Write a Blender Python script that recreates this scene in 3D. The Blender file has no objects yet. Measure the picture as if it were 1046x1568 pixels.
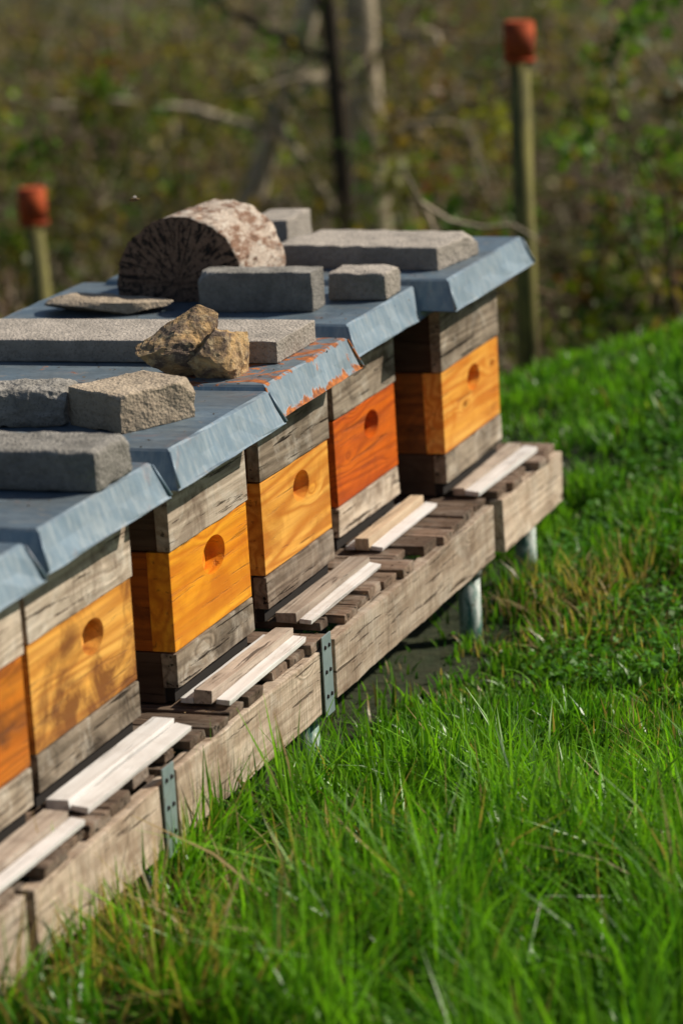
import bpy, bmesh, math, random
import numpy as np
from mathutils import Vector, Matrix, noise as mn
random.seed(7); rng=np.random.default_rng(11)
scene=bpy.context.scene
COL=scene.collection
# ------------------------------------------------------------------ node helper
class NT:
    def __init__(s,name):
        s.m=bpy.data.materials.new(name); s.m.use_nodes=True
        s.t=s.m.node_tree; s.b=s.t.nodes['Principled BSDF']; s.out=s.t.nodes['Material Output']
    def n(s,typ,props=None,**ins):
        nd=s.t.nodes.new(typ)
        for k,v in (props or {}).items(): setattr(nd,k,v)
        for k,v in ins.items():
            key=k
            if k[0]=='i' and k[1:].isdigit(): key=int(k[1:])
            else: key=k.replace('_',' ')
            s.set(nd.inputs[key],v)
        return nd
    def set(s,sock,v):
        if isinstance(v,bpy.types.NodeSocket): s.t.links.new(v,sock)
        else:
            if isinstance(v,tuple) and len(v)==3 and sock.type=='RGBA': v=v+(1,)
            sock.default_value=v
    def math(s,op,a,b=0.0,c=0.0,clamp=False):
        nd=s.t.nodes.new('ShaderNodeMath'); nd.operation=op; nd.use_clamp=clamp
        s.set(nd.inputs[0],a); s.set(nd.inputs[1],b)
        if len(nd.inputs)>2: s.set(nd.inputs[2],c)
        return nd.outputs[0]
    def mix(s,f,a,b,mode='MIX'):
        nd=s.t.nodes.new('ShaderNodeMixRGB'); nd.blend_type=mode
        s.set(nd.inputs[0],f); s.set(nd.inputs[1],a); s.set(nd.inputs[2],b); return nd.outputs[0]
    def mr(s,v,a,b,c=0.0,d=1.0,smooth=False):
        nd=s.t.nodes.new('ShaderNodeMapRange'); nd.clamp=True
        if smooth: nd.interpolation_type='SMOOTHSTEP'
        for i,x in enumerate((v,a,b,c,d)): s.set(nd.inputs[i],x)
        return nd.outputs[0]
    def coord(s):
        tc=s.n('ShaderNodeTexCoord'); oi=s.n('ShaderNodeObjectInfo')
        r=oi.outputs['Random']
        cb=s.n('ShaderNodeCombineXYZ',i0=s.math('MULTIPLY',r,17.0),i1=s.math('MULTIPLY',r,31.0),i2=s.math('MULTIPLY',r,23.0))
        return s.vadd(tc.outputs['Object'],cb.outputs[0])
    def vadd(s,a,b):
        nd=s.n('ShaderNodeVectorMath',{'operation':'ADD'},i0=a,i1=b); return nd.outputs[0]
    def vmul(s,a,b):
        nd=s.n('ShaderNodeVectorMath',{'operation':'MULTIPLY'},i0=a,i1=b); return nd.outputs[0]
    def noise(s,vec,scale=5.,detail=4.,rough=.55,dist=0.):
        nd=s.n('ShaderNodeTexNoise',Vector=vec,Scale=scale,Detail=detail,Roughness=rough,Distortion=dist)
        return nd.outputs['Fac']
    def bump(s,h,strength=.3,dist=.002):
        nd=s.n('ShaderNodeBump',Strength=strength,Distance=dist,Height=h)
        s.t.links.new(nd.outputs[0],s.b.inputs['Normal'])

def wood(name,ca,cb,dark,grain='Y',knots=1.0,rough=.6,saw=0.,stain=.3,staincol=(.05,.03,.02),bands=.35,spec=.3,bump=.35,lighten=0.,crack=0.,var=.25,st0=.48,zstain=0.):
    t=NT(name); c=t.coord()
    along,acr=.8,15.
    g={'Y':(acr,along,acr),'X':(along,acr,acr),'Z':(acr,acr,along)}[grain]
    k={'Y':(6.5,3.6,8.),'X':(3.6,6.5,8.),'Z':(7.,7.,3.)}[grain]
    vor=t.n('ShaderNodeTexVoronoi',Vector=t.vmul(c,k),Scale=1.0)
    d=vor.outputs['Distance']
    fall=t.math('POWER',t.mr(d,0.,.34,1.,0.),2.0)
    gv=t.vmul(c,g)
    off=t.n('ShaderNodeCombineXYZ',i0=t.math('MULTIPLY',fall,1.0*knots),i1=0.,i2=t.math('MULTIPLY',fall,1.0*knots)).outputs[0]
    wv=t.vadd(gv,off)
    nA=t.noise(wv,1.3,5.,.6,.4)
    low=t.noise(wv,.5,2.,.5,.25)
    bandv=t.math('MULTIPLY_ADD',t.math('SINE',t.math('MULTIPLY',low,95.)),.5,.5)
    fib=t.noise(t.vmul(gv,(3.5,2.8,3.5)),1.6,4.,.7)
    col=t.mix(t.mr(nA,.3,.7),ca,cb)
    col=t.mix(t.math('MULTIPLY',t.math('POWER',bandv,1.7),bands),col,dark)
    col=t.mix(t.mr(fib,.42,.78,0.,.65),col,dark)
    if lighten>0:
        ln=t.noise(c,9.,5.,.7,1.)
        col=t.mix(t.mr(ln,.5,.68,0.,lighten),col,(.64,.58,.50))
    km=t.mr(d,.035,.085,1.,0.,True)
    if knots>0: col=t.mix(t.math('MULTIPLY',km,.85*knots),col,tuple(x*.35 for x in dark))
    sn=t.noise(c,7.,7.,.68,.8)
    if zstain>0:
        oz=t.n('ShaderNodeSeparateXYZ',i0=t.n('ShaderNodeTexCoord').outputs['Object']).outputs[2]
        sn=t.math('ADD',sn,t.mr(oz,-.09,.02,zstain,0.))
    col=t.mix(t.mr(sn,st0,st0+.2,0.,stain),col,staincol)
    h=t.math('ADD',t.math('MULTIPLY',fib,1.),t.math('MULTIPLY',bandv,-.35))
    if crack>0:
        cv=t.vmul(c,{'Y':(60.,3.5,75.),'X':(3.5,60.,75.),'Z':(60.,60.,3.5)}[grain])
        ck=t.mr(t.noise(cv,1.,4.,.6,.3),.60,.66,0.,1.)
        col=t.mix(t.math('MULTIPLY',ck,crack),col,tuple(x*.3 for x in dark))
        h=t.math('SUBTRACT',h,t.math('MULTIPLY',ck,1.5))
    if saw>0:
        sv=t.vmul(c,{'Y':(1.,200.,22.),'X':(200.,1.,22.),'Z':(22.,22.,200.)}[grain])
        s_=t.noise(sv,1.,2.,.5)
        col=t.mix(t.mr(s_,.45,.7,0.,saw),col,tuple(x*.45 for x in ca))
        h=t.math('ADD',h,s_)
    oi=t.n('ShaderNodeObjectInfo').outputs['Random']
    tone=t.mr(t.math('FRACT',t.math('MULTIPLY',oi,7.31)),0.,1.,1.-var,1.+var*.6)
    tv=t.n('ShaderNodeCombineXYZ',i0=tone,i1=tone,i2=tone).outputs[0]
    col=t.mix(1.,col,tv,'MULTIPLY')
    t.set(t.b.inputs['Base Color'],col)
    t.set(t.b.inputs['Roughness'],t.mr(fib,.2,.8,rough-.12,rough+.12))
    t.b.inputs['Specular IOR Level'].default_value=spec
    t.bump(h,bump,.0025)
    return t.m

def concrete(name,base=(.36,.34,.31),var=.5,dark=(.10,.095,.085),speck=1.,rough=.92,bump=.9):
    t=NT(name); c=t.coord()
    n1=t.noise(c,13.,8.,.75,.3); n2=t.noise(c,120.,4.,.7); n3=t.noise(c,4.,4.,.6,.6)
    v=t.n('ShaderNodeTexVoronoi',Vector=c,Scale=150.).outputs['Distance']
    col=t.mix(t.mr(n1,.38,.64,0.,var),base,dark)
    col=t.mix(t.mr(n3,.5,.75,0.,.45),col,tuple(x*1.3 for x in base))
    col=t.mix(t.mr(n2,.52,.66,0.,.7*speck),col,tuple(x*.38 for x in base))
    col=t.mix(t.math('MULTIPLY',t.mr(v,.14,.22,1.,0.),.65*speck),col,(.05,.045,.04))
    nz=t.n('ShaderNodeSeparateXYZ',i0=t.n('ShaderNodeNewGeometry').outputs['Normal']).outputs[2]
    col=t.mix(t.mr(nz,.2,.8,.5,0.),col,tuple(x*.33 for x in base))  # shade painted into the colour: upright faces darker than the sunlit tops
    t.set(t.b.inputs['Base Color'],col); t.b.inputs['Roughness'].default_value=rough
    t.b.inputs['Specular IOR Level'].default_value=.2
    t.bump(t.math('ADD',n1,t.math('ADD',n2,t.math('MULTIPLY',v,.7))),bump,.004)
    return t.m

def metal_roof(name,base=(.105,.15,.195),rust=.0):
    t=NT(name); c=t.coord()
    n1=t.noise(c,6.,6.,.65,.8); n2=t.noise(c,60.,4.,.6); n3=t.noise(t.vmul(c,(.35,1.,.10)),42.,4.,.65)
    col=t.mix(t.mr(n1,.3,.75),base,tuple(min(1,x*1.5) for x in base))
    col=t.mix(t.mr(n3,.48,.72,0.,.5),col,(.32,.38,.42))
    col=t.mix(t.mr(n2,.54,.70,0.,.5),col,(.06,.075,.09))
    dr=t.noise(c,17.,6.,.7,1.5)
    col=t.mix(t.mr(dr,.59,.66,0.,.65),col,(.30,.28,.25))
    d2=t.noise(c,3.3,5.,.6,.6)
    col=t.mix(t.mr(d2,.48,.66,0.,.5),col,(.15,.155,.15))
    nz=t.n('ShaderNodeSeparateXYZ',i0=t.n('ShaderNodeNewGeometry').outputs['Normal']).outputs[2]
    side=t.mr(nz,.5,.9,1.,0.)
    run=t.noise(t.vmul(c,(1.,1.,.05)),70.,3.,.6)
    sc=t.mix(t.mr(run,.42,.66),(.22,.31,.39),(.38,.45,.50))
    col=t.mix(t.math('MULTIPLY',side,.6),col,sc)  # skirt colour lightened to paint in the sun on it, along with streaks
    rv=t.noise(c,9.,7.,.68,1.2)
    if rust>0:
        sp=t.n('ShaderNodeSeparateXYZ',i0=t.n('ShaderNodeTexCoord').outputs['Object'])
        edge=t.math('MULTIPLY',t.mr(sp.outputs[0],-.30,.0),t.mr(sp.outputs[2],.497,.503,-.01,.135))
        low=t.mr(sp.outputs[2],.458,.439,0.,.22)
        rv=t.math('ADD',rv,t.math('MAXIMUM',edge,low)); rv=t.math('SUBTRACT',rv,.01)
    rm=t.mr(rv,.60,.65,0.,1. if rust>0 else .15)
    rc=t.mix(t.mr(n2,.35,.65),(.55,.17,.03),(.20,.06,.02))
    col=t.mix(rm,col,rc)
    t.set(t.b.inputs['Base Color'],col)
    t.set(t.b.inputs['Metallic'],t.math('MULTIPLY',t.math('SUBTRACT',1.,rm),.25))
    t.set(t.b.inputs['Roughness'],t.math('ADD',t.mr(n1,.3,.7,.42,.62),t.math('MULTIPLY',rm,.35)))
    t.bump(t.math('ADD',n1,t.math('ADD',t.math('MULTIPLY',n2,.15),t.math('MULTIPLY',rm,.5))),.35,.005)
    return t.m

def attr_mat(name,transl=.35,rough=.45,spec=.4,mottle=.3,tint=(1.5,1.5,.7)):
    t=NT(name)
    a=t.n('ShaderNodeAttribute',{'attribute_name':'Col'}).outputs['Color']
    tc=t.n('ShaderNodeTexCoord').outputs['Object']
    n=t.noise(tc,35.,3.,.6)
    col=t.mix(t.mr(n,.35,.7,0.,mottle),a,t.mix(1.,a,(.45,.45,.4),'MULTIPLY'))
    t.set(t.b.inputs['Base Color'],col); t.b.inputs['Roughness'].default_value=rough
    t.b.inputs['Specular IOR Level'].default_value=spec
    if transl>0:
        tr=t.n('ShaderNodeBsdfTranslucent',Color=t.mix(1.,col,tint,'MULTIPLY'))
        mx=t.n('ShaderNodeMixShader',i0=transl,i1=t.b.outputs[0],i2=tr.outputs[0])
        t.t.links.new(mx.outputs[0],t.out.inputs['Surface'])
    return t.m

# ------------------------------------------------------------------ mesh helpers
def link(o,parent=None):
    COL.objects.link(o)
    if parent is not None: o.parent=parent
    return o
def empty(name,loc=(0,0,0),rz=0.):
    e=bpy.data.objects.new(name,None); e.location=loc; e.rotation_euler=(0,0,math.radians(rz)); e.empty_display_size=.1
    COL.objects.link(e); return e
def box(name,x0,x1,y0,y1,z0,z1,mat,parent=None,bev=.002,jit=.0,wob=0.):
    bm=bmesh.new(); bmesh.ops.create_cube(bm,size=1.)
    cx,cy,cz=(x0+x1)/2,(y0+y1)/2,(z0+z1)/2
    for v in bm.verts:
        v.co=Vector((v.co.x*(x1-x0)+random.uniform(-jit,jit),v.co.y*(y1-y0)+random.uniform(-jit,jit),v.co.z*(z1-z0)+random.uniform(-jit,jit)))
    if bev>0: bmesh.ops.bevel(bm,geom=bm.edges[:],offset=bev,segments=2,profile=.6,affect='EDGES')
    if wob>0:
        L=max(x1-x0,y1-y0); ax=Vector((1,0,0)) if x1-x0>y1-y0 else Vector((0,1,0))
        nn=int(L/.02)
        for i in range(1,nn):
            bmesh.ops.bisect_plane(bm,geom=bm.verts[:]+bm.edges[:]+bm.faces[:],plane_co=ax*(-L/2+L*i/nn),plane_no=ax)
        s=Vector((random.random()*50,0,0))
        for v in bm.verts:
            v.co+=mn.noise_vector(v.co*11+s)*wob+mn.noise_vector(v.co*60+s)*wob*.55
    me=bpy.data.meshes.new(name); bm.to_mesh(me); bm.free(); me.materials.append(mat)
    o=bpy.data.objects.new(name,me); o.location=(cx,cy,cz); return link(o,parent)
def cyl(name,p0,p1,r0,r1,mat,parent=None,seg=20):
    p0=Vector(p0);p1=Vector(p1); d=p1-p0
    bm=bmesh.new(); bmesh.ops.create_cone(bm,cap_ends=True,segments=seg,radius1=r0,radius2=r1,depth=d.length)
    me=bpy.data.meshes.new(name); bm.to_mesh(me); bm.free(); me.materials.append(mat)
    for p in me.polygons: p.use_smooth=len(p.vertices)==4
    o=bpy.data.objects.new(name,me); o.location=(p0+p1)/2; o.rotation_euler=d.to_track_quat('Z','Y').to_euler()
    return link(o,parent)
def arr_mesh(name,V,F,mats,colors=None,smooth=False,parent=None):
    V=np.asarray(V,dtype=np.float32); F=np.asarray(F,dtype=np.int32)
    me=bpy.data.meshes.new(name); k=F.shape[1]
    me.vertices.add(len(V)); me.vertices.foreach_set('co',V.ravel())
    me.loops.add(F.size); me.loops.foreach_set('vertex_index',F.ravel())
    me.polygons.add(len(F)); me.polygons.foreach_set('loop_start',np.arange(0,F.size,k,dtype=np.int32))
    me.polygons.foreach_set('loop_total',np.full(len(F),k,dtype=np.int32))
    if smooth: me.polygons.foreach_set('use_smooth',np.ones(len(F),dtype=bool))
    me.update(calc_edges=True); me.validate()
    if colors is not None:
        a=me.color_attributes.new('Col','FLOAT_COLOR','POINT')
        c=np.ones((len(V),4),dtype=np.float32); c[:,:3]=colors; a.data.foreach_set('color',c.ravel())
    me.materials.append(mats)
    o=bpy.data.objects.new(name,me); return link(o,parent)
def rough_block(name,sx,sy,sz,loc,rz,mat,amp=.003,bev=.006,chips=2,cuts=9,seed=0):
    rnd=random.Random(seed)
    bm=bmesh.new(); bmesh.ops.create_cube(bm,size=1.)
    for v in bm.verts: v.co=Vector((v.co.x*sx,v.co.y*sy,(v.co.z+.5)*sz))
    bmesh.ops.subdivide_edges(bm,edges=bm.edges[:],cuts=cuts,use_grid_fill=True)
    planes=[]
    for i in range(chips):
        cor=Vector((rnd.choice((-1,1))*sx/2,rnd.choice((-1,1))*sy/2,sz if rnd.random()<.75 else 0))
        nrm=Vector((cor.x/sx*2*rnd.uniform(.4,1),cor.y/sy*2*rnd.uniform(.2,1),(1 if cor.z>0 else -1)*rnd.uniform(.5,1.2))).normalized()
        planes.append((cor-nrm*rnd.uniform(.008,.022),nrm))
    for v in bm.verts:
        co=v.co.copy()
        q=Vector((co.x,co.y,co.z-sz/2)); hx,hy,hz=sx/2-bev,sy/2-bev,sz/2-bev
        c=Vector((max(-hx,min(hx,q.x)),max(-hy,min(hy,q.y)),max(-hz,min(hz,q.z))))
        d=q-c
        if d.length>bev: q=c+d.normalized()*bev
        co=Vector((q.x,q.y,q.z+sz/2))
        for p,nrm in planes:
            dd=(co-p).dot(nrm)
            if dd>0: co-=nrm*dd*.95
        s=Vector((seed*3.1,0,0))
        co+=mn.noise_vector(co*28+s)*amp+mn.noise_vector(co*90+s)*amp*.5
        co.z=max(co.z,.0005)
        v.co=co
    me=bpy.data.meshes.new(name); bm.to_mesh(me); bm.free(); me.materials.append(mat)
    o=bpy.data.objects.new(name,me); o.location=loc; o.rotation_euler=(0,0,math.radians(rz)); return link(o)
def rock(name,sx,sy,sz,loc,rz,mat,seed=1,planes=14,amp=.012,lo=.45,hi=.8):
    rnd=random.Random(seed)
    bm=bmesh.new(); bmesh.ops.create_icosphere(bm,subdivisions=5,radius=1.)
    pl=[]
    for i in range(planes):
        n=Vector((rnd.gauss(0,1),rnd.gauss(0,1),rnd.gauss(0,.8))).normalized(); pl.append((n,rnd.uniform(lo,hi)))
    for v in bm.verts:
        co=v.co.copy()
        for n,d in pl:
            k=co.dot(n)-d
            if k>0: co-=n*k
        co=Vector((co.x*sx/1.35,co.y*sy/1.35,co.z*sz/1.35))
        s=Vector((seed*7.3,1,2))
        nz=mn.noise(co*22+s)*amp+abs(mn.noise(co*50+s))*-amp*.8+mn.noise(co*140+s)*amp*.35
        co+=v.co.normalized()*nz
        co.z=max(co.z,-sz*.42)
        v.co=co+Vector((0,0,sz*.42))
    me=bpy.data.meshes.new(name); bm.to_mesh(me); bm.free(); me.materials.append(mat)
    o=bpy.data.objects.new(name,me); o.location=loc; o.rotation_euler=(0,0,math.radians(rz)); return link(o)

# ------------------------------------------------------------------ terrain
def ss(a,b,x):
    t=np.clip((x-a)/(b-a),0,1); return t*t*(3-2*t)
def crest(x): return np.clip(9.4+1.1*(x+2.88),8.7,12.5)
def hgt(x,y):
    x=np.asarray(x,dtype=float); y=np.asarray(y,dtype=float)
    z=.11*np.clip((x+3.0)/.6,0,3.)*ss(6.8,10.,y)
    s=y-crest(x)
    z=z-2.0*ss(-.2,5.,s)
    z=z+np.clip(y-17,0,70)*.17
    z=z+.02*np.sin(x*3.1+y*1.7)+.015*np.sin(x*6.3-y*4.1)+.12*ss(2,8,s)*np.sin(x*1.3+y*.9)
    z=z-.015*ss(.4,.1,np.abs(x+2.3))*ss(8.5,7.5,y)
    return z
xs=np.concatenate([np.linspace(-200,-10,20),np.arange(-9.5,6,.16),np.linspace(6.5,200,20)])
ys=np.concatenate([np.linspace(-60,1.5,10),np.arange(1.7,30,.2),np.linspace(31,400,40)])
X,Y=np.meshgrid(xs,ys); Z=hgt(X,Y)
nx,ny=len(xs),len(ys)
V=np.stack([X.ravel(),Y.ravel(),Z.ravel()],1)
i,j=np.meshgrid(np.arange(nx-1),np.arange(ny-1)); a=(j*nx+i).ravel()
F=np.stack([a,a+1,a+nx+1,a+nx],1)
zone=ss(-.3,.8,Y-crest(X)).ravel()
t=NT('ground_mat')
at=t.n('ShaderNodeAttribute',{'attribute_name':'Col'}).outputs['Color']
tc=t.n('ShaderNodeTexCoord').outputs['Object']
n1=t.noise(tc,3.,6.,.7,.5); n2=t.noise(tc,28.,6.,.75,.5); n3=t.noise(tc,.8,4.,.6)
near=t.mix(t.mr(n2,.35,.65),(.014,.03,.006),(.045,.05,.016))
near=t.mix(t.mr(n1,.5,.7,0.,.6),near,(.07,.05,.028))
far=t.mix(t.mr(n1,.35,.65),(.085,.062,.024),(.04,.042,.012))
far=t.mix(t.mr(n2,.45,.7,0.,.6),far,(.17,.125,.055))
far=t.mix(t.mr(n3,.42,.58,0.,.85),far,(.06,.075,.014))
col=t.mix(at,near,far)
t.set(t.b.inputs['Base Color'],col); t.b.inputs['Roughness'].default_value=.95
t.bump(t.math('ADD',n1,n2),.8,.03)
ground=arr_mesh('ground',V,F,t.m,np.repeat(zone[:,None],3,1),True)

# ------------------------------------------------------------------ grass
def lattice(seed):
    g=np.random.default_rng(seed).random((64,64))
    def f(x,y,s):
        u=(x*s)%63; v=(y*s)%63; i=u.astype(int); j=v.astype(int); a=u-i; b=v-j
        a=a*a*(3-2*a); b=b*b*(3-2*b); i2=(i+1)%64; j2=(j+1)%64
        return g[i,j]*(1-a)*(1-b)+g[i2,j]*a*(1-b)+g[i,j2]*(1-a)*b+g[i2,j2]*a*b
    return f
LN=lattice(3); LN2=lattice(5); LN3=lattice(17)
def blades(n,x0,x1,y0,y1,hmin,hmax,wmin,wmax,dens_clump=.5,hk=1.):
    x=rng.uniform(x0,x1,n); y=rng.uniform(y0,y1,n)
    k=LN(x+20,y+20,5.)*.55+LN2(x+20,y+20,14.)*.45
    keep=rng.random(n)<(1-dens_clump)+dens_clump*2.*ss(.2,.7,k)
    keep&=(y<crest(x)+.9)
    keep&=~((x<-2.22)&(x>-2.97)&(y<7.55)&(y>3.4)&(rng.random(n)>.12))   # starved of light below the stand
    x=x[keep];y=y[keep];k=k[keep]; n=len(x)
    z=hgt(x,y)
    h=rng.uniform(hmin,hmax,n)*(.35+1.4*k)*(1+.7*ss(6.0,5.0,y)*hk)
    h*=np.where(x<-2.3,.65,1.)
    h*=1-.45*ss(.35,.1,np.abs(y-6.4+.5*(x+1.6)))
    w=rng.uniform(wmin,wmax,n)
    ang=rng.uniform(0,2*np.pi,n); q=LN3(x+9,y+9,4.)*12; fa=q+rng.normal(0,1.2,n)
    bend=np.abs(rng.normal(.32,.34,n))*h
    flop=rng.random(n)<.08; bend=np.where(flop,h*1.25,bend); w=np.where(flop,w*1.25,w)
    dx,dy=np.cos(fa),np.sin(fa); px,py=np.cos(ang),np.sin(ang)
    Vs=[]
    for tt in (0.,.35,.7,1.):
        cx=x+dx*bend*tt**2; cy=y+dy*bend*tt**2; cz=z+h*(tt-.22*tt**2*(bend/h))-.004
        ww=w*(1-tt**2.2)*.5+.0002
        Vs.append(np.stack([cx-px*ww,cy-py*ww,cz],1)); Vs.append(np.stack([cx+px*ww,cy+py*ww,cz],1))
    V=np.stack(Vs,1).reshape(-1,3)
    b=(np.arange(n)*8)[:,None]
    F=np.concatenate([b+np.array([[0,1,3,2]]),b+np.array([[2,3,5,4]]),b+np.array([[4,5,7,6]])],0)
    r=rng.random(n)[:,None]; kk=np.clip(LN3(x+3,y+5,2.6)*.5+k*.5+rng.normal(0,.24,n),0,1)[:,None]
    c=(1-kk)*np.array([[.04,.16,.012]])+kk*np.array([[.21,.44,.026]])
    c=c*(.5+1.*r)
    d1=np.hypot(x+2.03,y-7.05)/.30; d2=np.hypot(x+2.25,y-4.6)/.35
    pst=.025+.5*np.exp(-d1**2)+.6*np.exp(-d2**2)+.10*ss(.65,.85,LN2(x+2,y+31,2.))
    st=rng.random(n)<pst
    c[st]=np.array([.52,.38,.18])*(.5+.6*rng.random((st.sum(),1)))
    cols=np.repeat(c,8,0)
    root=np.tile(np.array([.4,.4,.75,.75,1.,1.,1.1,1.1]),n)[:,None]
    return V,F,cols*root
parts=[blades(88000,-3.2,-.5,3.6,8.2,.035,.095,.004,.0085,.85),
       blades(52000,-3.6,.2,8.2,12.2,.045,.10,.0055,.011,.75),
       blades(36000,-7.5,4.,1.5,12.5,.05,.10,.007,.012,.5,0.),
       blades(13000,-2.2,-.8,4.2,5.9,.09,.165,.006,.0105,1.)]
VV=[];FF=[];CC=[];o=0
for v,f,c in parts: VV.append(v);FF.append(f+o);CC.append(c);o+=len(v)
m_grass=attr_mat('grass_blade_mat',.40,.36,.45,.15,(1.35,1.5,.5))
arr_mesh('grass',np.concatenate(VV),np.concatenate(FF),m_grass,np.concatenate(CC),True)

def leaves(cent,size,col,tilt=1.,asp=.6):
    n=len(cent)
    a=rng.normal(0,1,(n,3)); a[:,2]*=tilt; a/=np.linalg.norm(a,axis=1)[:,None]
    b=rng.normal(0,1,(n,3)); b[:,2]*=tilt; b-=a*np.sum(a*b,1)[:,None]; b/=np.linalg.norm(b,axis=1)[:,None]
    s=size[:,None]; nn=np.cross(a,b)*s*.18
    V=np.stack([cent-a*s*.5,cent+b*s*.5*asp+nn,cent+a*s*.5,cent-b*s*.5*asp+nn],1).reshape(-1,3)
    F=(np.arange(n)*4)[:,None]+np.array([[0,1,2,3]])
    return V,F,np.repeat(col,4,0)
n=90000
x=rng.uniform(-2.2,-.5,n); y=rng.uniform(4.,10.5,n); k=LN2(x+20,y+20,3.3)
kp=(rng.random(n)<ss(.3,.65,k)*(.35+.65*ss(4.8,6.,y)))&(y<crest(x)+.2); x=x[kp];y=y[kp]
c=np.stack([x,y,hgt(x,y)+rng.uniform(.012,.055,len(x))],1)
cl=np.array([[.065,.21,.022]])*(.45+1.1*rng.random((len(x),1)))+np.array([[.03,.02,.0]])*rng.random((len(x),1))
v,f,cc=leaves(c,rng.uniform(.010,.023,len(x)),cl,.35,.9)
arr_mesh('clover_patch',v,f,attr_mat('clover_mat',.28,.5,.3,.2),cc)

# ------------------------------------------------------------------ materials
M_orange=[wood('stained_wood_a',(.86,.36,.045),(.90,.48,.11),(.58,.14,.010),stain=.65,staincol=(.60,.16,.010),rough=.45,spec=.3,bands=.65,crack=.4,var=0.),
 wood('stained_wood_b',(.68,.115,.006),(.74,.17,.010),(.26,.035,.005),stain=.55,staincol=(.28,.045,.006),rough=.5,spec=.3,bands=.55,crack=.55,var=0.),
 wood('stained_wood_c',(.86,.37,.045),(.90,.49,.11),(.52,.15,.015),stain=.6,staincol=(.42,.14,.015),rough=.5,bands=.75,crack=.55,var=0.),
 wood('stained_wood_d',(.88,.31,.014),(.92,.43,.03),(.55,.13,.008),stain=.6,staincol=(.56,.15,.010),rough=.45,spec=.3,bands=.55,crack=.5,var=0.),
 wood('stained_wood_e',(.84,.37,.05),(.88,.48,.11),(.45,.14,.015),stain=.95,staincol=(.20,.065,.015),rough=.55,bands=.55,crack=.5,var=0.,zstain=.18,st0=.49),
 wood('stained_wood_f',(.62,.16,.012),(.68,.23,.02),(.22,.055,.008),stain=.85,staincol=(.14,.045,.015),rough=.5,bands=.55,crack=.5,var=0.)]
M_side=[wood('side_wood_%d'%i,a,b,c_,grain='X',stain=.75,staincol=(.05,.022,.01),rough=.55,bands=.6,crack=.5) for i,(a,b,c_) in enumerate([
 ((.36,.12,.02),(.42,.16,.03),(.14,.045,.012)),((.22,.08,.03),(.26,.1,.03),(.1,.04,.02)),((.34,.15,.04),(.38,.18,.05),(.15,.06,.02)),
 ((.44,.11,.01),(.52,.15,.015),(.2,.05,.01)),((.3,.12,.03),(.34,.15,.04),(.15,.06,.02)),((.3,.12,.03),(.34,.15,.04),(.15,.06,.02))])]
M_grey=wood('weathered_grey_wood',(.34,.265,.195),(.48,.40,.31),(.10,.072,.05),stain=.9,staincol=(.05,.036,.026),rough=.85,spec=.12,bands=.55,bump=.9,lighten=.7,crack=1.)
M_grey2=wood('weathered_pale_wood',(.54,.43,.33),(.66,.56,.45),(.19,.135,.09),stain=.85,staincol=(.12,.075,.05),rough=.85,spec=.12,bands=.45,bump=.9,lighten=.7,crack=.9)
M_greydk=wood('weathered_dark_wood',(.19,.14,.105),(.28,.22,.17),(.06,.04,.03),stain=.75,rough=.85,spec=.12,bands=.5,bump=.9,crack=1.,lighten=.2)
M_greyX=wood('weathered_side_wood',(.085,.055,.038),(.13,.09,.065),(.035,.022,.016),grain='X',stain=.5,rough=.85,spec=.15,crack=.6)
M_slat=wood('slat_wood',(.17,.115,.08),(.27,.19,.14),(.055,.038,.028),grain='X',stain=.6,staincol=(.035,.025,.018),rough=.85,spec=.12,bump=.8,lighten=.25,crack=1.,var=.45)
M_beam=wood('stand_beam_wood',(.58,.45,.34),(.68,.56,.44),(.23,.145,.09),stain=.7,staincol=(.18,.105,.06),rough=.85,spec=.12,saw=.6,bump=.9,lighten=.45,crack=.85)
M_strip=wood('white_strip_mat',(.78,.76,.74),(.84,.82,.81),(.52,.47,.43),stain=.35,staincol=(.42,.37,.33),knots=0.,rough=.6,bands=.2,crack=.35,var=.08)
M_bar=wood('pale_bar_wood',(.66,.51,.34),(.74,.60,.44),(.38,.26,.17),stain=.35,staincol=(.25,.18,.13),knots=0.,rough=.75,bands=.35,crack=.6,var=.1)
M_bar2=wood('grey_bar_wood',(.48,.39,.31),(.58,.49,.41),(.24,.18,.14),stain=.65,staincol=(.18,.13,.1),knots=0.,rough=.8,bands=.4,crack=.9)
t=NT('dark_gap_mat'); t.b.inputs['Base Color'].default_value=(.015,.011,.009,1); t.b.inputs['Roughness'].default_value=.95; M_dark=t.m
M_roof=metal_roof('roof_metal'); M_roofr=metal_roof('roof_metal_rusty',(.13,.175,.215),1.)
M_conc=concrete('concrete_light',(.58,.51,.44)); M_concd=concrete('concrete_dark',(.42,.39,.35),.7,(.07,.068,.06))
M_concw=concrete('concrete_warm',(.58,.47,.35),.5,(.16,.12,.085))
t=NT('limestone'); c=t.coord(); n1=t.noise(c,14.,7.,.7,.8); n2=t.noise(c,55.,6.,.7)
col=t.mix(t.mr(n1,.40,.58),(.60,.38,.17),(.15,.105,.08)); col=t.mix(t.mr(n2,.5,.68,0.,.7),col,(.68,.52,.30)); col=t.mix(t.mr(n2,.42,.34,0.,.7),col,(.09,.06,.045))
t.set(t.b.inputs['Base Color'],col); t.b.inputs['Roughness'].default_value=.95; t.bump(t.math('ADD',n1,n2),1.,.008); M_rock=t.m
t=NT('galvanised_steel'); c=t.coord(); n1=t.noise(c,30.,5.,.6); n2=t.noise(c,7.,5.,.7,1.)
col=t.mix(n1,(.18,.25,.27),(.36,.43,.44)); col=t.mix(t.mr(n2,.5,.62,0.,.7),col,(.18,.12,.08))
t.set(t.b.inputs['Base Color'],col); t.b.inputs['Metallic'].default_value=.4; t.b.inputs['Roughness'].default_value=.5; M_galv=t.m
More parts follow.
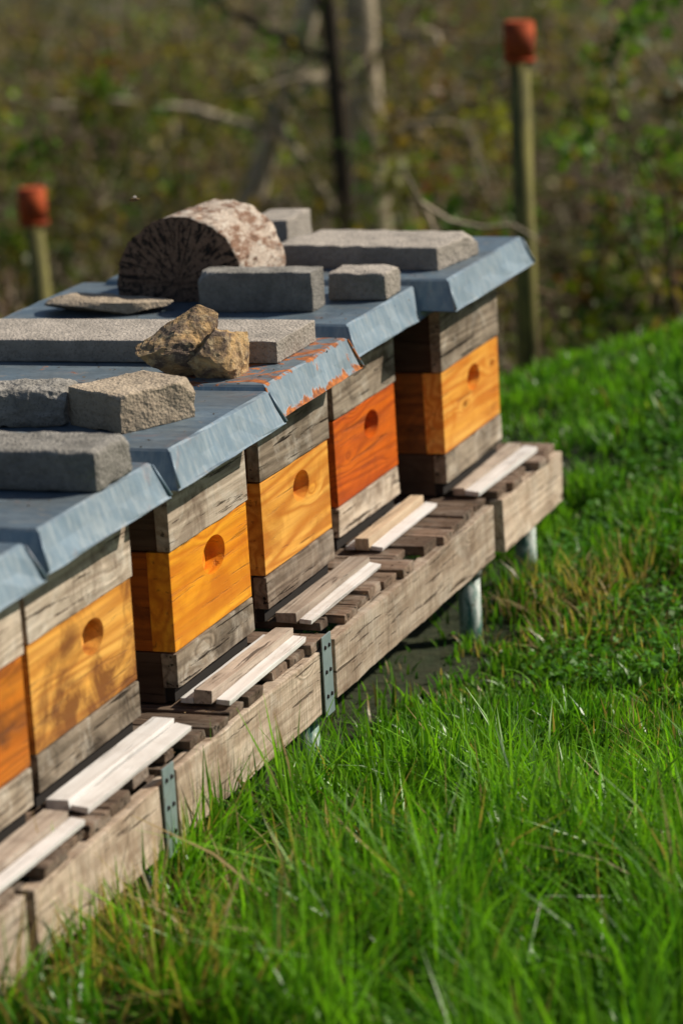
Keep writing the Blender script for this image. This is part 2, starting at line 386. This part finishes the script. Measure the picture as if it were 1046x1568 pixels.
t=NT('pipe_leg_mat'); c=t.coord(); n1=t.noise(t.vmul(c,(1,1,.35)),30.,5.,.7,1.); n2=t.noise(c,60.,3.,.6)
col=t.mix(t.mr(n1,.40,.56),(.70,.73,.69),(.07,.19,.15)); col=t.mix(t.mr(n2,.55,.66,0.,.7),col,(.12,.12,.06))
t.set(t.b.inputs['Base Color'],col); t.b.inputs['Roughness'].default_value=.5; M_leg=t.m

# ------------------------------------------------------------------ hives
SL=.30
D=.70
def roof(parent,x0,x1,y0,y1,z0,z1,mat,fl=.022):
    bm=bmesh.new()
    top=[(x0,y0),(x1,y0),(x1,y1),(x0,y1)]
    cx,cy=(x0+x1)/2,(y0+y1)/2
    def ring(off,z,wob=0):
        out=[]
        for q in range(4):
            (xa,ya),(xb,yb)=top[q],top[(q+1)%4]
            def offp(x,y): return (x+(off if x>cx else -off),y+(off if y>cy else -off))
            pa,pb=offp(xa,ya),offp(xb,yb)
            for s in range(8):
                f=s/8; x=pa[0]*(1-f)+pb[0]*f; y=pa[1]*(1-f)+pb[1]*f
                w=wob if s else wob*.5
                out.append(bm.verts.new((x+random.uniform(-w,w),y+random.uniform(-w,w),z+random.uniform(-w,w))))
        return out
    r0=ring(-.004,z1+.001,.0006); r1=ring(.001,z1-.003,.0008); r15=ring(fl*.5,(z0+z1)/2,.0014); r2=ring(fl,z0+.004,.002); r3=ring(fl+.003,z0,.0016); r4=ring(fl+.0005,z0+.001); r5=ring(-.003,z1-.006)
    bm.faces.new(r0)
    n=32
    for a,b in ((r0,r1),(r1,r15),(r15,r2),(r2,r3),(r3,r4),(r4,r5)):
        for i in range(n):
            j=(i+1)%n; bm.faces.new((a[i],a[j],b[j],b[i]))
    bmesh.ops.recalc_face_normals(bm,faces=bm.faces)
    me=bpy.data.meshes.new('roof'); bm.to_mesh(me); bm.free(); me.materials.append(mat)
    link(bpy.data.objects.new('metal_roof',me),parent)
    for (x,y) in ((x1,y0),(x1,y1)):
        sy=-1 if y<cy else 1
        cyl('corner_seam',(x+.002,y+sy*.002,z1-.004),(x+fl+.003,y+sy*(fl+.002),z0+.004),.0028,.0035,mat,parent,8)
def hive(xf,y0,y1,ry0,ry1,rx,mo,ms,mtop,mrail,mroof,bars,rz=0.,bw=(0,0),htop=.29,hn=.5,rdz=0.,hs=(.046,.031)):
    e=empty('beehive',(xf,y0,SL),rz); W=y1-y0
    box('floor_body',-D+.02,-.03,.004,W-.004,.0,.098,M_greyX,e)
    box('floor_front_rail',-.029,.001,.0,W,.032,.097,mrail,e,.002,.001,.0014)
    box('entrance_gap',-.06,-.012,.01,W-.01,.003,.0315,M_dark,e,0)  # solid near-black block painting the shade inside the entrance slot
    box('body_sides',-D,-.0462,.003,W-.003,.1,htop-.001,ms,e,.002)
    fb=box('front_board',-.046,0.,0.,W,.1005,htop,mo,e,.0018,.0008)
    bm=bmesh.new(); bmesh.ops.create_cone(bm,cap_ends=True,segments=48,radius1=1.,radius2=1.,depth=1.)
    bmesh.ops.rotate(bm,verts=bm.verts,cent=(0,0,0),matrix=Matrix.Rotation(math.radians(90),3,'Y'))
    for v in bm.verts: v.co=Vector((v.co.x*.06,v.co.y*hs[0],v.co.z*hs[1]))
    bmesh.ops.rotate(bm,verts=bm.verts,cent=(0,0,0),matrix=Matrix.Rotation(math.radians(16),3,'Z'))
    me=bpy.data.meshes.new('tmp'); bm.to_mesh(me); bm.free(); me.materials.append(mo)
    cu=bpy.data.objects.new('tmpcut',me); COL.objects.link(cu)
    cu.location=(.023+.030-.022,(hn-.5)*W,(.232)-(.1005+htop)/2)
    md=fb.modifiers.new('b','BOOLEAN'); md.operation='DIFFERENCE'; md.solver='EXACT'; md.object=cu
    fb_m=fb.matrix_basis.copy()
    fb.parent=None; fb.matrix_basis=Matrix.Identity(4)
    bpy.context.view_layer.update(); dg=bpy.context.evaluated_depsgraph_get()
    nm=bpy.data.meshes.new_from_object(fb.evaluated_get(dg)); fb.modifiers.clear(); fb.data=nm
    fb.parent=e; fb.matrix_basis=fb_m
    bpy.data.objects.remove(cu)
    box('upper_rim_sides',-D+.01,-.0222,.004,W-.004,htop+.002,.475,M_greyX,e)
    box('upper_rim_front',-.022,.004,-.005,W+.003,htop+.003,.47,mtop,e,.002,.0012,.0018)
    roof(e,-.83+.05,rx-xf-.022,ry0-y0+.022,ry1-y0-.022,.437+rdz,.505+rdz,mroof)
    for (bx0,bx1,bz,mm,tl) in bars:
        o=box('landing_bar',bx0,bx1,.0+bw[0],W+bw[1],.004,bz,mm,e,.0015,.001,.0008)
        o.rotation_euler=(0,math.radians(tl),math.radians(random.uniform(-.8,.8)))
    return e
W_=M_strip
hive(-2.275,6.95,7.395,6.86,7.49,-2.205,M_orange[0],M_side[0],M_grey,M_grey,M_roof,[(.012,.040,.022,M_bar2,0),(.045,.080,.016,W_,6)],bw=(0,.02),hn=.55,rdz=.014)
hive(-2.355,6.435,6.845,6.395,6.94,-2.282,M_orange[1],M_side[1],M_grey,M_grey2,M_roof,[(.028,.06,.03,M_bar,0),(.062,.09,.014,W_,6),(.004,.026,.012,W_,0)],bw=(0.01,.0),hn=.6)
hive(-2.31,5.87,6.27,5.775,6.30,-2.236,M_orange[2],M_side[2],M_grey,M_greydk,M_roofr,[(.018,.062,.026,M_bar2,0),(.064,.09,.014,W_,6)],bw=(0,.04),hn=.58)
hive(-2.285,5.33,5.725,5.205,5.75,-2.204,M_orange[3],M_side[3],M_grey2,M_grey,M_roof,[(.004,.03,.014,W_,0),(.032,.068,.03,M_bar2,0),(.07,.098,.014,W_,6)],bw=(0,.03),hn=.55,rdz=.004,hs=(.055,.036))
hive(-2.29,4.72,5.16,4.645,5.165,-2.206,M_orange[4],M_side[4],M_grey2,M_grey,M_roof,[(.012,.055,.024,W_,0),(.058,.088,.014,W_,8)],bw=(-.0,.02),hn=.6)
hive(-2.275,4.24,4.665,4.11,4.63,-2.206,M_orange[5],M_side[5],M_grey2,M_grey,M_roof,[(.018,.062,.026,M_bar2,0),(.064,.09,.014,W_,6)],rdz=-.008)
hive(-2.29,3.70,4.10,3.62,4.09,-2.21,M_orange[3],M_side[3],M_grey,M_grey,M_roof,[(.018,.062,.026,M_bar2,0),(.064,.09,.014,W_,6)])

# ------------------------------------------------------------------ stands
XB=-2.172
def stand(y0,y1,groups,legs,bracket=None,xb=XB,dz=0.,bh=.125):
    e=empty('hive_stand',(xb,y0,0)); L=y1-y0
    box('front_beam',-.03,0,0,L,SL-.022-bh+dz,SL-.0225+dz,M_beam,e,.003,.0015,.0028)
    box('back_beam',-.80,-.77,0,L,SL-.147,SL-.0225,M_beam,e,.003)
    box('end_beam',-.769,-.031,0.,.035,SL-.13,SL-.024,M_greydk,e,.002)
    box('end_beam_far',-.769,-.031,L-.035,L,SL-.13,SL-.024,M_greydk,e,.002)
    for (g0,g1,nn,ex) in groups:
        w=(g1-g0)/nn
        for i in range(nn):
            a=g0-y0+i*w
            box('slat',-.83,-.004+ex+random.uniform(-.014,.008),a+.004,a+w-.005,SL-.021,SL-.0015+random.uniform(-.004,.0015),M_slat,e,.003,.0015,.0016)
    for (lx,ly) in legs:
        lx=lx-xb; ly=ly-y0
        cyl('pipe_leg',(lx,ly,-.15),(lx,ly,SL-.148),.026,.026,M_leg,e)
        cyl('leg_collar',(lx,ly,SL-.17),(lx,ly,SL-.1475),.031,.031,M_galv,e)
    if bracket is not None:
        for by in bracket:
            b=by-y0
            box('steel_bracket',.0035,.0065,b-.026,b+.026,SL-.16,SL+.004,M_galv,e,.001)
            for zz in (.03,.08,.13):
                for yy in (-.012,.011):
                    cyl('bolt_head',(.0066,b+yy,SL-.15+zz),(.0095,b+yy,SL-.15+zz),.0045,.0038,M_dark,e,8)
    return e
stand(7.02,7.53,[(7.02,7.28,3,.0),(7.31,7.52,2,.004)],[(-2.235,7.42),(-2.9,7.4),(-2.9,7.1)],xb=-2.165)
stand(5.868,6.975,[(5.90,5.955,1,-.03),(5.965,6.40,5,-.004),(6.405,6.495,1,-.055),(6.50,6.975,5,0.)],[(-2.215,6.89),(-2.9,6.9),(-2.9,5.9)])
stand(5.035,5.835,[(5.05,5.10,1,-.03),(5.13,5.48,4,.002),(5.485,5.555,1,-.05),(5.56,5.825,3,-.004)],[(-2.21,5.78),(-2.9,5.1)],[5.805],bh=.13)
stand(4.43,5.005,[(4.47,4.86,4,0.),(4.91,4.99,1,-.02)],[(-2.21,4.96),(-2.9,4.5)],[4.98],dz=-.004)
stand(3.45,4.40,[(3.5,3.9,4,0.),(3.97,4.39,4,0)],[(-2.215,3.6),(-2.9,3.6)])

# ------------------------------------------------------------------ weights on the roofs
RT=SL+.5065
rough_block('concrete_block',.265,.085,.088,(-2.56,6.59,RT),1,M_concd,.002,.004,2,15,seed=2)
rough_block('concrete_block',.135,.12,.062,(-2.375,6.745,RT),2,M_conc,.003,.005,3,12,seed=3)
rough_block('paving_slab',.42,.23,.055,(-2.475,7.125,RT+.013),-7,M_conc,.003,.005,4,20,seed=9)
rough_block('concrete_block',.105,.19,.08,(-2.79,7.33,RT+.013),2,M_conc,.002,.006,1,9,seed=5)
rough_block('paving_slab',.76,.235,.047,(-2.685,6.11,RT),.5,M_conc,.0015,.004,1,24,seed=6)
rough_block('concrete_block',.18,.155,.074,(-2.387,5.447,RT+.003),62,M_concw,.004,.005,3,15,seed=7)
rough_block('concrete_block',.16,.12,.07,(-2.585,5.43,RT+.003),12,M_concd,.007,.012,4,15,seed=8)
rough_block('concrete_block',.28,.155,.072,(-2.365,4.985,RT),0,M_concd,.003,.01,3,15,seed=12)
rock('limestone_rock',.165,.13,.13,(-2.47,5.885,RT-.002),10,M_rock,seed=4,amp=.006,planes=18)
rock('limestone_rock',.13,.11,.095,(-2.375,5.875,RT-.002),50,M_rock,seed=23,amp=.006,planes=18)
rock('flat_stone',.22,.12,.04,(-2.9,6.56,RT-.002),5,M_concw,seed=8,amp=.004,planes=10)
# wind-blown debris lying on lids and slats
VV=[];cnt=420
px=rng.uniform(-3.0,-2.24,cnt); py=rng.uniform(4.2,7.4,cnt)
hives_r=[(4.12,4.62,-.008),(4.66,5.15,0),(5.22,5.74,.004),(5.79,6.29,0),(6.41,6.93,0),(6.88,7.47,.014)]
P=[]
for a_,b_ in zip(px,py):
    for (r0_,r1_,dz_) in hives_r:
        if r0_<b_<r1_: P.append((a_,b_,SL+.5075+dz_))
for q in range(150):
    P.append((rng.uniform(-2.26,-2.185),rng.uniform(4.5,7.5),SL+.0015))
P=np.array(P); dc=np.array([(.10,.06,.03),(.22,.15,.08),(.05,.035,.02)])[rng.integers(0,3,len(P))]
v,f,cc=leaves(P,rng.uniform(.003,.010,len(P)),dc,.08,.5)
arr_mesh('leaf_debris',v,f,attr_mat('debris_mat',0.,.9,.1,.2),cc)
# log
t=NT('log_end_wood'); tc=t.n('ShaderNodeTexCoord').outputs['Object']
sp=t.n('ShaderNodeSeparateXYZ',i0=tc)
zz=t.math('SUBTRACT',sp.outputs[2],.04)
ang=t.math('ARCTAN2',zz,sp.outputs[0]); rad=t.math('SQRT',t.math('ADD',t.math('MULTIPLY',zz,zz),t.math('MULTIPLY',sp.outputs[0],sp.outputs[0])))
pv=t.n('ShaderNodeCombineXYZ',i0=t.math('MULTIPLY',ang,9.),i1=t.math('MULTIPLY',rad,14.),i2=0.).outputs[0]
cr=t.noise(pv,1.6,5.,.65,.3); rg=t.math('SINE',t.math('MULTIPLY',t.math('ADD',rad,t.math('MULTIPLY',t.noise(tc,12.,3.),.012)),700.))
n2=t.noise(tc,40.,5.,.7)
col=t.mix(t.mr(n2,.3,.7),(.15,.085,.055),(.28,.18,.12)); col=t.mix(t.mr(rg,0.,1.,0.,.25),col,(.07,.045,.035))
crm=t.mr(cr,.46,.40); col=t.mix(t.math('MULTIPLY',crm,.95),col,(.012,.009,.008))
pit=t.mr(t.noise(tc,90.,3.,.6),.54,.60); col=t.mix(t.math('MULTIPLY',pit,.85),col,(.02,.014,.012))
t.set(t.b.inputs['Base Color'],col); t.b.inputs['Roughness'].default_value=.95
t.bump(t.math('SUBTRACT',n2,t.math('MULTIPLY',crm,1.5)),.9,.006); M_end=t.m
t=NT('log_bark'); c=t.n('ShaderNodeTexCoord').outputs['Object']
n1=t.noise(t.vmul(c,(1.,.5,1.)),26.,6.,.7,1.); n2=t.noise(t.vmul(c,(1.,.45,1.)),65.,5.,.7,.5)
col=t.mix(t.mr(n1,.46,.56),(.58,.47,.38),(.26,.14,.085)); col=t.mix(t.mr(n2,.52,.62,0.,.8),col,(.72,.65,.56)); col=t.mix(t.mr(n2,.43,.36,0.,.85),col,(.08,.045,.03))
t.set(t.b.inputs['Base Color'],col); t.b.inputs['Roughness'].default_value=.9; t.bump(t.math('ADD',n1,n2),1.,.01); M_bark=t.m
bm=bmesh.new(); NA,NL=72,14; R=.15; L=.25
rows=[]
for j in range(NL+1):
    y=L*j/NL; row=[]
    for i in range(NA+1):
        a=math.radians(-17+214*i/NA)
        r=R*(1+.035*math.sin(2*a+.6))+mn.noise(Vector((math.cos(a)*4,math.sin(a)*4,y*9)))*.006+mn.noise(Vector((math.cos(a)*16,math.sin(a)*16,y*30)))*.0035
        yy=y+(mn.noise(Vector((math.cos(a)*2,math.sin(a)*2,5)))*.006 if j in(0,NL) else 0)
        row.append(bm.verts.new((r*math.cos(a),yy,max(.0,.044+r*math.sin(a)))))
    rows.append(row)
for j in range(NL):
    for i in range(NA):
        f=bm.faces.new((rows[j][i],rows[j][i+1],rows[j+1][i+1],rows[j+1][i])); f.material_index=1; f.smooth=True
bm.faces.new([rows[j][0] for j in range(NL+1)]+[rows[j][NA] for j in range(NL,-1,-1)])
for j in (0,NL):
    cv=bm.verts.new((0,rows[j][0].co.y+(.002 if j==0 else 0),.04))
    for i in range(NA): bm.faces.new((cv,rows[j][i],rows[j][i+1]))
    bm.faces.new((cv,rows[j][NA],rows[j][0]))
bmesh.ops.recalc_face_normals(bm,faces=bm.faces)
me=bpy.data.meshes.new('split_log'); bm.to_mesh(me); bm.free(); me.materials.append(M_end); me.materials.append(M_bark)
lo=bpy.data.objects.new('split_log',me); lo.location=(-2.785,6.665,RT+.001); lo.rotation_euler=(0,0,math.radians(-3)); link(lo)

# ------------------------------------------------------------------ bee
t=NT('bee_body'); w=t.n('ShaderNodeTexWave',{'bands_direction':'X'},Vector=t.n('ShaderNodeTexCoord').outputs['Object'],Scale=220.)
t.set(t.b.inputs['Base Color'],t.mix(w.outputs['Fac'],(.03,.02,.01),(.30,.16,.03))); M_bee=t.m
t=NT('bee_wing'); t.b.inputs['Base Color'].default_value=(.5,.45,.4,1); t.b.inputs['Alpha'].default_value=.5; M_wing=t.m
be=empty('honey_bee',(-2.683,6.22,1.107),10)
def ell(name,loc,sc,mat,rot=(0,0,0)):
    bm=bmesh.new(); bmesh.ops.create_uvsphere(bm,u_segments=14,v_segments=10,radius=1.)
    for v in bm.verts: v.co=Vector((v.co.x*sc[0],v.co.y*sc[1],v.co.z*sc[2]))
    me=bpy.data.meshes.new(name); bm.to_mesh(me); bm.free(); me.materials.append(mat)
    o=bpy.data.objects.new(name,me); o.location=loc; o.rotation_euler=rot; link(o,be)
ell('abdomen',(-.0055,0,-.001),(.0055,.0026,.0026),M_bee); ell('thorax',(.001,0,0),(.003,.0024,.0024),M_bee); ell('head',(.0048,0,-.0004),(.0015,.0019,.0018),M_bee)
ell('wing_1',(-.002,.0045,.003),(.003,.0048,.0002),M_wing,(.4,0,.3)); ell('wing_2',(-.002,-.0045,.003),(.003,.0048,.0002),M_wing,(-.4,0,-.3))
for s in (-1,1):
    for q in range(3): cyl('leg_%d'%q,(.002-q*.0018,s*.0015,-.001),(.001-q*.0025,s*.0038,-.0045),.0003,.0002,M_bee,be,6)
be.scale=(1.3,1.3,1.3)

# ------------------------------------------------------------------ posts
t=NT('post_wood'); c=t.coord(); n1=t.noise(t.vmul(c,(1,1,.2)),30.,5.,.7)
t.set(t.b.inputs['Base Color'],t.mix(t.mr(n1,.35,.65),(.26,.23,.06),(.07,.065,.025))); t.b.inputs['Roughness'].default_value=.9; t.bump(n1,.6,.005); M_post=t.m
t=NT('orange_cap'); c=t.coord(); n1=t.noise(c,20.,5.,.7)
t.set(t.b.inputs['Base Color'],t.mix(t.mr(n1,.4,.65),(.52,.09,.022),(.20,.04,.02))); t.b.inputs['Roughness'].default_value=.8; t.b.inputs['Specular IOR Level'].default_value=.2; M_cap=t.m
def post(x,y,zc,lean):
    g=float(hgt(x,y)); e=empty('fence_post',(x,y,g)); h=zc-g
    e.rotation_euler=(0,math.radians(lean),0)
    cyl('post',(0,0,-.2),(0,0,h),.04,.034,M_post,e,14)
    cyl('cap_band',(0,0,h-.07),(0,0,h-.055),.054,.054,M_cap,e,16)
    cyl('cap',(0,0,h-.056),(0,0,h+.062),.051,.053,M_cap,e,16); cyl('cap_top',(0,0,h+.062),(0,0,h+.068),.053,.046,M_cap,e,16)
post(-3.16,10.6,.965,1.0); post(-5.06,10.85,.38,-1.5)

# ------------------------------------------------------------------ woods
class Acc:
    def __init__(s): s.V=[];s.F=[];s.C=[];s.n=0
    def tube(s,pts,rads,col,sides=5):
        base=s.n
        for p,(q,r) in enumerate(zip(pts,rads)):
            d=(pts[min(p+1,len(pts)-1)]-pts[max(p-1,0)]).normalized()
            u=d.orthogonal().normalized(); w=d.cross(u)
            for k in range(sides):
                a=2*math.pi*k/sides; v=q+(u*math.cos(a)+w*math.sin(a))*r
                s.V.append(v[:]); s.C.append(col)
        for p in range(len(pts)-1):
            for k in range(sides):
                k2=(k+1)%sides; s.F.append((base+p*sides+k,base+p*sides+k2,base+(p+1)*sides+k2,base+(p+1)*sides+k))
        s.n+=len(pts)*sides
def wander(p,d,L,n,wig,up=0.):
    pts=[p.copy()]; d=d.normalized()
    for i in range(n):
        d=(d+Vector((random.gauss(0,wig),random.gauss(0,wig),random.gauss(0,wig)+up))).normalized()
        p=p+d*(L/n); pts.append(p.copy())
    return pts,d
m_twig=attr_mat('twig_mat',0.,.9,.1,.4); m_leaf=attr_mat('leaf_mat',.4,.5,.3,.25,(1.5,1.4,.5))
PAL=[(.19,.19,.035),(.11,.16,.02),(.27,.22,.05),(.20,.12,.04),(.06,.10,.018),(.15,.30,.03),(.18,.07,.04)]
PW=[.28,.22,.18,.10,.08,.12,.02]
def tree(x,y,H,lean,bark,r0,seed,leafn=900,wig=.05,first=2):
    random.seed(seed); g=float(hgt(x,y)); A=Acc(); tips=[]
    tr,_=wander(Vector((0,0,-.15)),Vector((lean[0],lean[1],1)),H,14,wig,.02)
    A.tube(tr,[r0*(1-.8*i/14)+.004 for i in range(15)],bark,9)
    for i in range(first,14):
        for q in range(2 if i>4 else 1):
            a=random.uniform(0,2*math.pi); L=random.uniform(.9,2.)*(1-.035*i)
            br,_=wander(tr[i],Vector((math.cos(a),math.sin(a),random.uniform(.0,.8))),L,7,.17,.03)
            rr=r0*(1-.8*i/14)*.45
            A.tube(br,[rr*(1-.8*k/7)+.003 for k in range(8)],tuple(c*.9 for c in bark),5)
            for k in range(2,8):
                b2,_=wander(br[k],Vector((random.gauss(0,1),random.gauss(0,1),random.uniform(-.3,.9))),random.uniform(.3,.8),4,.25)
                A.tube(b2,[.008,.006,.004,.003,.002],tuple(c*.75 for c in bark),3); tips+=b2[1:]
    e=empty('tree',(x,y,g))
    arr_mesh('trunk_and_limbs',A.V,A.F,m_twig,np.array(A.C),True,e)
    T=np.array([p[:] for p in tips if p.z>.8]); idx=rng.integers(0,len(T),leafn)
    c=T[idx]+rng.normal(0,.07,(leafn,3)); pc=np.array(PAL)[rng.choice([0,1,2,5],leafn)]*(.6+.8*rng.random((leafn,1)))
    v,f,cc=leaves(c,rng.uniform(.025,.06,leafn),pc); arr_mesh('foliage',v,f,m_leaf,cc,False,e)
tree(-5.56,15.96,6.5,(.0,0),(.50,.42,.30),.115,1,wig=.012)
tree(-5.36,14.9,6.,(.0,0),(.07,.055,.04),.06,2,wig=.012,first=6)
tree(-7.10,16.8,6,(.20,.0),(.56,.48,.36),.085,3)
tree(-8.3,15.6,5.5,(-.35,.1),(.52,.44,.33),.055,4)
tree(-3.4,17.5,6,(-.1,0),(.28,.22,.16),.07,5)
tree(-10.8,18.5,7,(.05,0),(.25,.2,.15),.09,6)
tree(-1.2,19,7,(.1,0),(.25,.2,.15),.09,8)
def shrub(x,y,H,spread,seed,cols,nleaf,lsz=(.03,.075)):
    random.seed(seed); g=float(hgt(x,y)); A=Acc(); P=[]
    for i in range(11):
        a=random.uniform(0,6.28); sp_=random.uniform(.1,.55)*spread
        st,_=wander(Vector((random.gauss(0,.08),random.gauss(0,.08),-.05)),Vector((math.cos(a)*sp_,math.sin(a)*sp_,1)),H*random.uniform(.7,1.05),9,.12)
        bc=random.choice([(.26,.19,.14),(.14,.10,.07),(.36,.29,.22)])
        A.tube(st,[.014*(1-.8*k/9)+.002 for k in range(10)],bc,4)
        for k in range(2,10):
            for q in range(2):
                b,_=wander(st[k],Vector((random.gauss(0,1),random.gauss(0,1),random.uniform(-.2,.8))),random.uniform(.25,.6)*spread,5,.22)
                A.tube(b,[.006,.005,.004,.003,.002,.001],bc,3); P+=b[1:]
    e=empty('shrub',(x,y,g))
    arr_mesh('stems',A.V,A.F,m_twig,np.array(A.C),True,e)
    T=np.array([p[:] for p in P]); hot=rng.choice(len(T),size=max(20,len(T)//7),replace=False)
    idx=hot[rng.integers(0,len(hot),nleaf)]
    c=T[idx]+rng.normal(0,.055,(nleaf,3)); c[:,2]=np.maximum(c[:,2],.05)
    tint=np.array(cols)[rng.integers(0,len(cols),len(T))][idx]*(.55+.9*rng.random((nleaf,1)))
    v,f,cc=leaves(c,rng.uniform(lsz[0],lsz[1],nleaf),tint); arr_mesh('foliage',v,f,m_leaf,cc,False,e)
GR=[(.08,.18,.02),(.13,.27,.03),(.05,.10,.018),(.19,.22,.035)]
OL=[(.18,.18,.035),(.23,.21,.045),(.11,.14,.02),(.26,.20,.05)]
RD=[(.16,.12,.04),(.20,.085,.04),(.12,.15,.025),(.07,.05,.025)]
shrub(-3.45,13.5,2.7,1.2,21,GR+RD[:2],3600,(.035,.085)); shrub(-2.75,12.9,2.3,1.,22,GR,2600,(.035,.085)); shrub(-3.5,12.2,1.7,.9,23,OL+RD,1300)
shrub(-4.75,14.2,2.4,1.1,24,OL+GR[:2],2300); shrub(-5.3,13.3,1.6,1.,25,OL,1500); shrub(-6.45,13.8,3.0,1.2,26,GR+OL,3200,(.035,.085))
shrub(-5.9,15.2,2.3,1.2,27,OL,2000); shrub(-7.3,15.,2.5,1.3,28,OL+RD,2300); shrub(-4.2,16,2.7,1.3,29,RD+OL+GR,2400)
shrub(-2.6,15.2,2.8,1.3,30,RD+GR,2400); shrub(-1.4,13.4,2.2,1.2,31,GR,1600); shrub(-8.8,16.2,2.6,1.3,32,OL+GR,1700)
shrub(-4.15,12.4,1.2,.8,33,RD,800,(.02,.05)); shrub(-6.6,16.6,2.6,1.3,34,GR+OL,2300,(.04,.09))
random.seed(99)
A=Acc()
BR=[(.26,.19,.12),(.14,.10,.06),(.44,.36,.27),(.08,.055,.035),(.20,.125,.085)]
for i in range(1700):
    y=random.uniform(10.6,25); x=-.40*y+random.uniform(-1,1)*(2.2+.14*y)+.7
    if y<crest(x)+1.1: continue
    g=float(hgt(x,y)); L=random.uniform(.5,1.9)
    if y<12: L*=.6
    pts,_=wander(Vector((x,y,g+random.uniform(-.05,.5))),Vector((random.gauss(0,.7),random.gauss(0,.5),random.uniform(.1,1.2))),L,6,.16,-.03)
    r=random.choice((.004,.006,.008,.012,.022)); c=random.choice(BR); s=random.uniform(.7,1.2)
    A.tube(pts,[r*(1-.7*k/6) for k in range(7)],tuple(q*s for q in c),3)
    if random.random()<.5:
        for k in range(1,6,2):
            p2,_=wander(pts[k],Vector((random.gauss(0,1),random.gauss(0,1),random.uniform(-.2,.8))),L*.4,4,.2)
            A.tube(p2,[r*.5*(1-.7*q/4) for q in range(5)],tuple(q*s for q in c),3)
arr_mesh('brushwood',A.V,A.F,m_twig,np.array(A.C))
VV=[];FF=[];CC=[];o=0
ncl=1300
for i in range(ncl):
    y=random.uniform(10.8,27); x=-.40*y+random.uniform(-1,1)*(2.4+.15*y)+.7
    if y<crest(x)+1.3: continue
    kq=float(LN(np.array([x+30]),np.array([y+30]),.9)[0])
    if random.random()>.15+1.6*max(0,kq-.33): continue
    g=float(hgt(x,y)); top=1.5 if y>13 else .7
    cz=g+random.uniform(.05,top)*random.uniform(.3,1.)
    nl=random.randint(20,80); rad=random.uniform(.1,.3)
    c=np.array([[x,y,cz]])+rng.normal(0,1,(nl,3))*np.array([[rad,rad,rad*.7]])
    bc=np.array(PAL[rng.choice(7,p=PW)])*random.uniform(.6,1.35)
    cl=bc[None,:]*(.6+.8*rng.random((nl,1)))
    v,f,cc=leaves(c,rng.uniform(.035,.10,nl),cl); VV.append(v);FF.append(f+o);CC.append(cc);o+=len(v)
arr_mesh('undergrowth',np.concatenate(VV),np.concatenate(FF),m_leaf,np.concatenate(CC))

# ------------------------------------------------------------------ light
el,az=math.radians(38),math.radians(36)
d=Vector((math.cos(el)*math.cos(az),math.cos(el)*math.sin(az),math.sin(el)))
sl=bpy.data.lights.new('sun','SUN'); sl.energy=5.; sl.angle=math.radians(.5); sl.color=(1.,.92,.78)
so=bpy.data.objects.new('sun',sl); so.rotation_euler=d.to_track_quat('Z','Y').to_euler(); so.location=(5,3,8); link(so)
w=bpy.data.worlds.new('World'); scene.world=w; w.use_nodes=True
nt=w.node_tree; bg=nt.nodes['Background']; sk=nt.nodes.new('ShaderNodeTexSky'); sk.sky_type='NISHITA'; sk.sun_disc=False
sk.sun_elevation=el; sk.sun_rotation=math.pi/2-az; nt.links.new(sk.outputs[0],bg.inputs[0]); bg.inputs[1].default_value=.058
scene.view_settings.view_transform='Standard'; scene.view_settings.look='None'; scene.view_settings.exposure=0

# ------------------------------------------------------------------ camera
th,ph,be_=math.radians(19.21),math.radians(14.83),math.radians(3.5)
Fv=Vector((-math.sin(th)*math.cos(ph),math.cos(th)*math.cos(ph),-math.sin(ph)))
Rv=Vector((math.cos(th),math.sin(th),0)); Uv=Rv.cross(Fv)
M=Matrix((Rv,Uv,-Fv)).transposed()
cb,sb=math.cos(be_),math.sin(be_)
Rt=Matrix(((cb,0,sb),(0,1,0),(-sb,0,cb)))
cd=bpy.data.cameras.new('camera'); co=bpy.data.objects.new('camera',cd)
co.matrix_world=Matrix.Translation((0,0,2.055))@(Rt@M).to_4x4()
cd.sensor_fit='VERTICAL'; cd.sensor_height=36; cd.sensor_width=24; cd.lens=5000/1568*36
cd.clip_start=.1; cd.clip_end=1000
cd.dof.use_dof=True; cd.dof.focus_distance=6.35; cd.dof.aperture_fstop=2.6
link(co); scene.camera=co
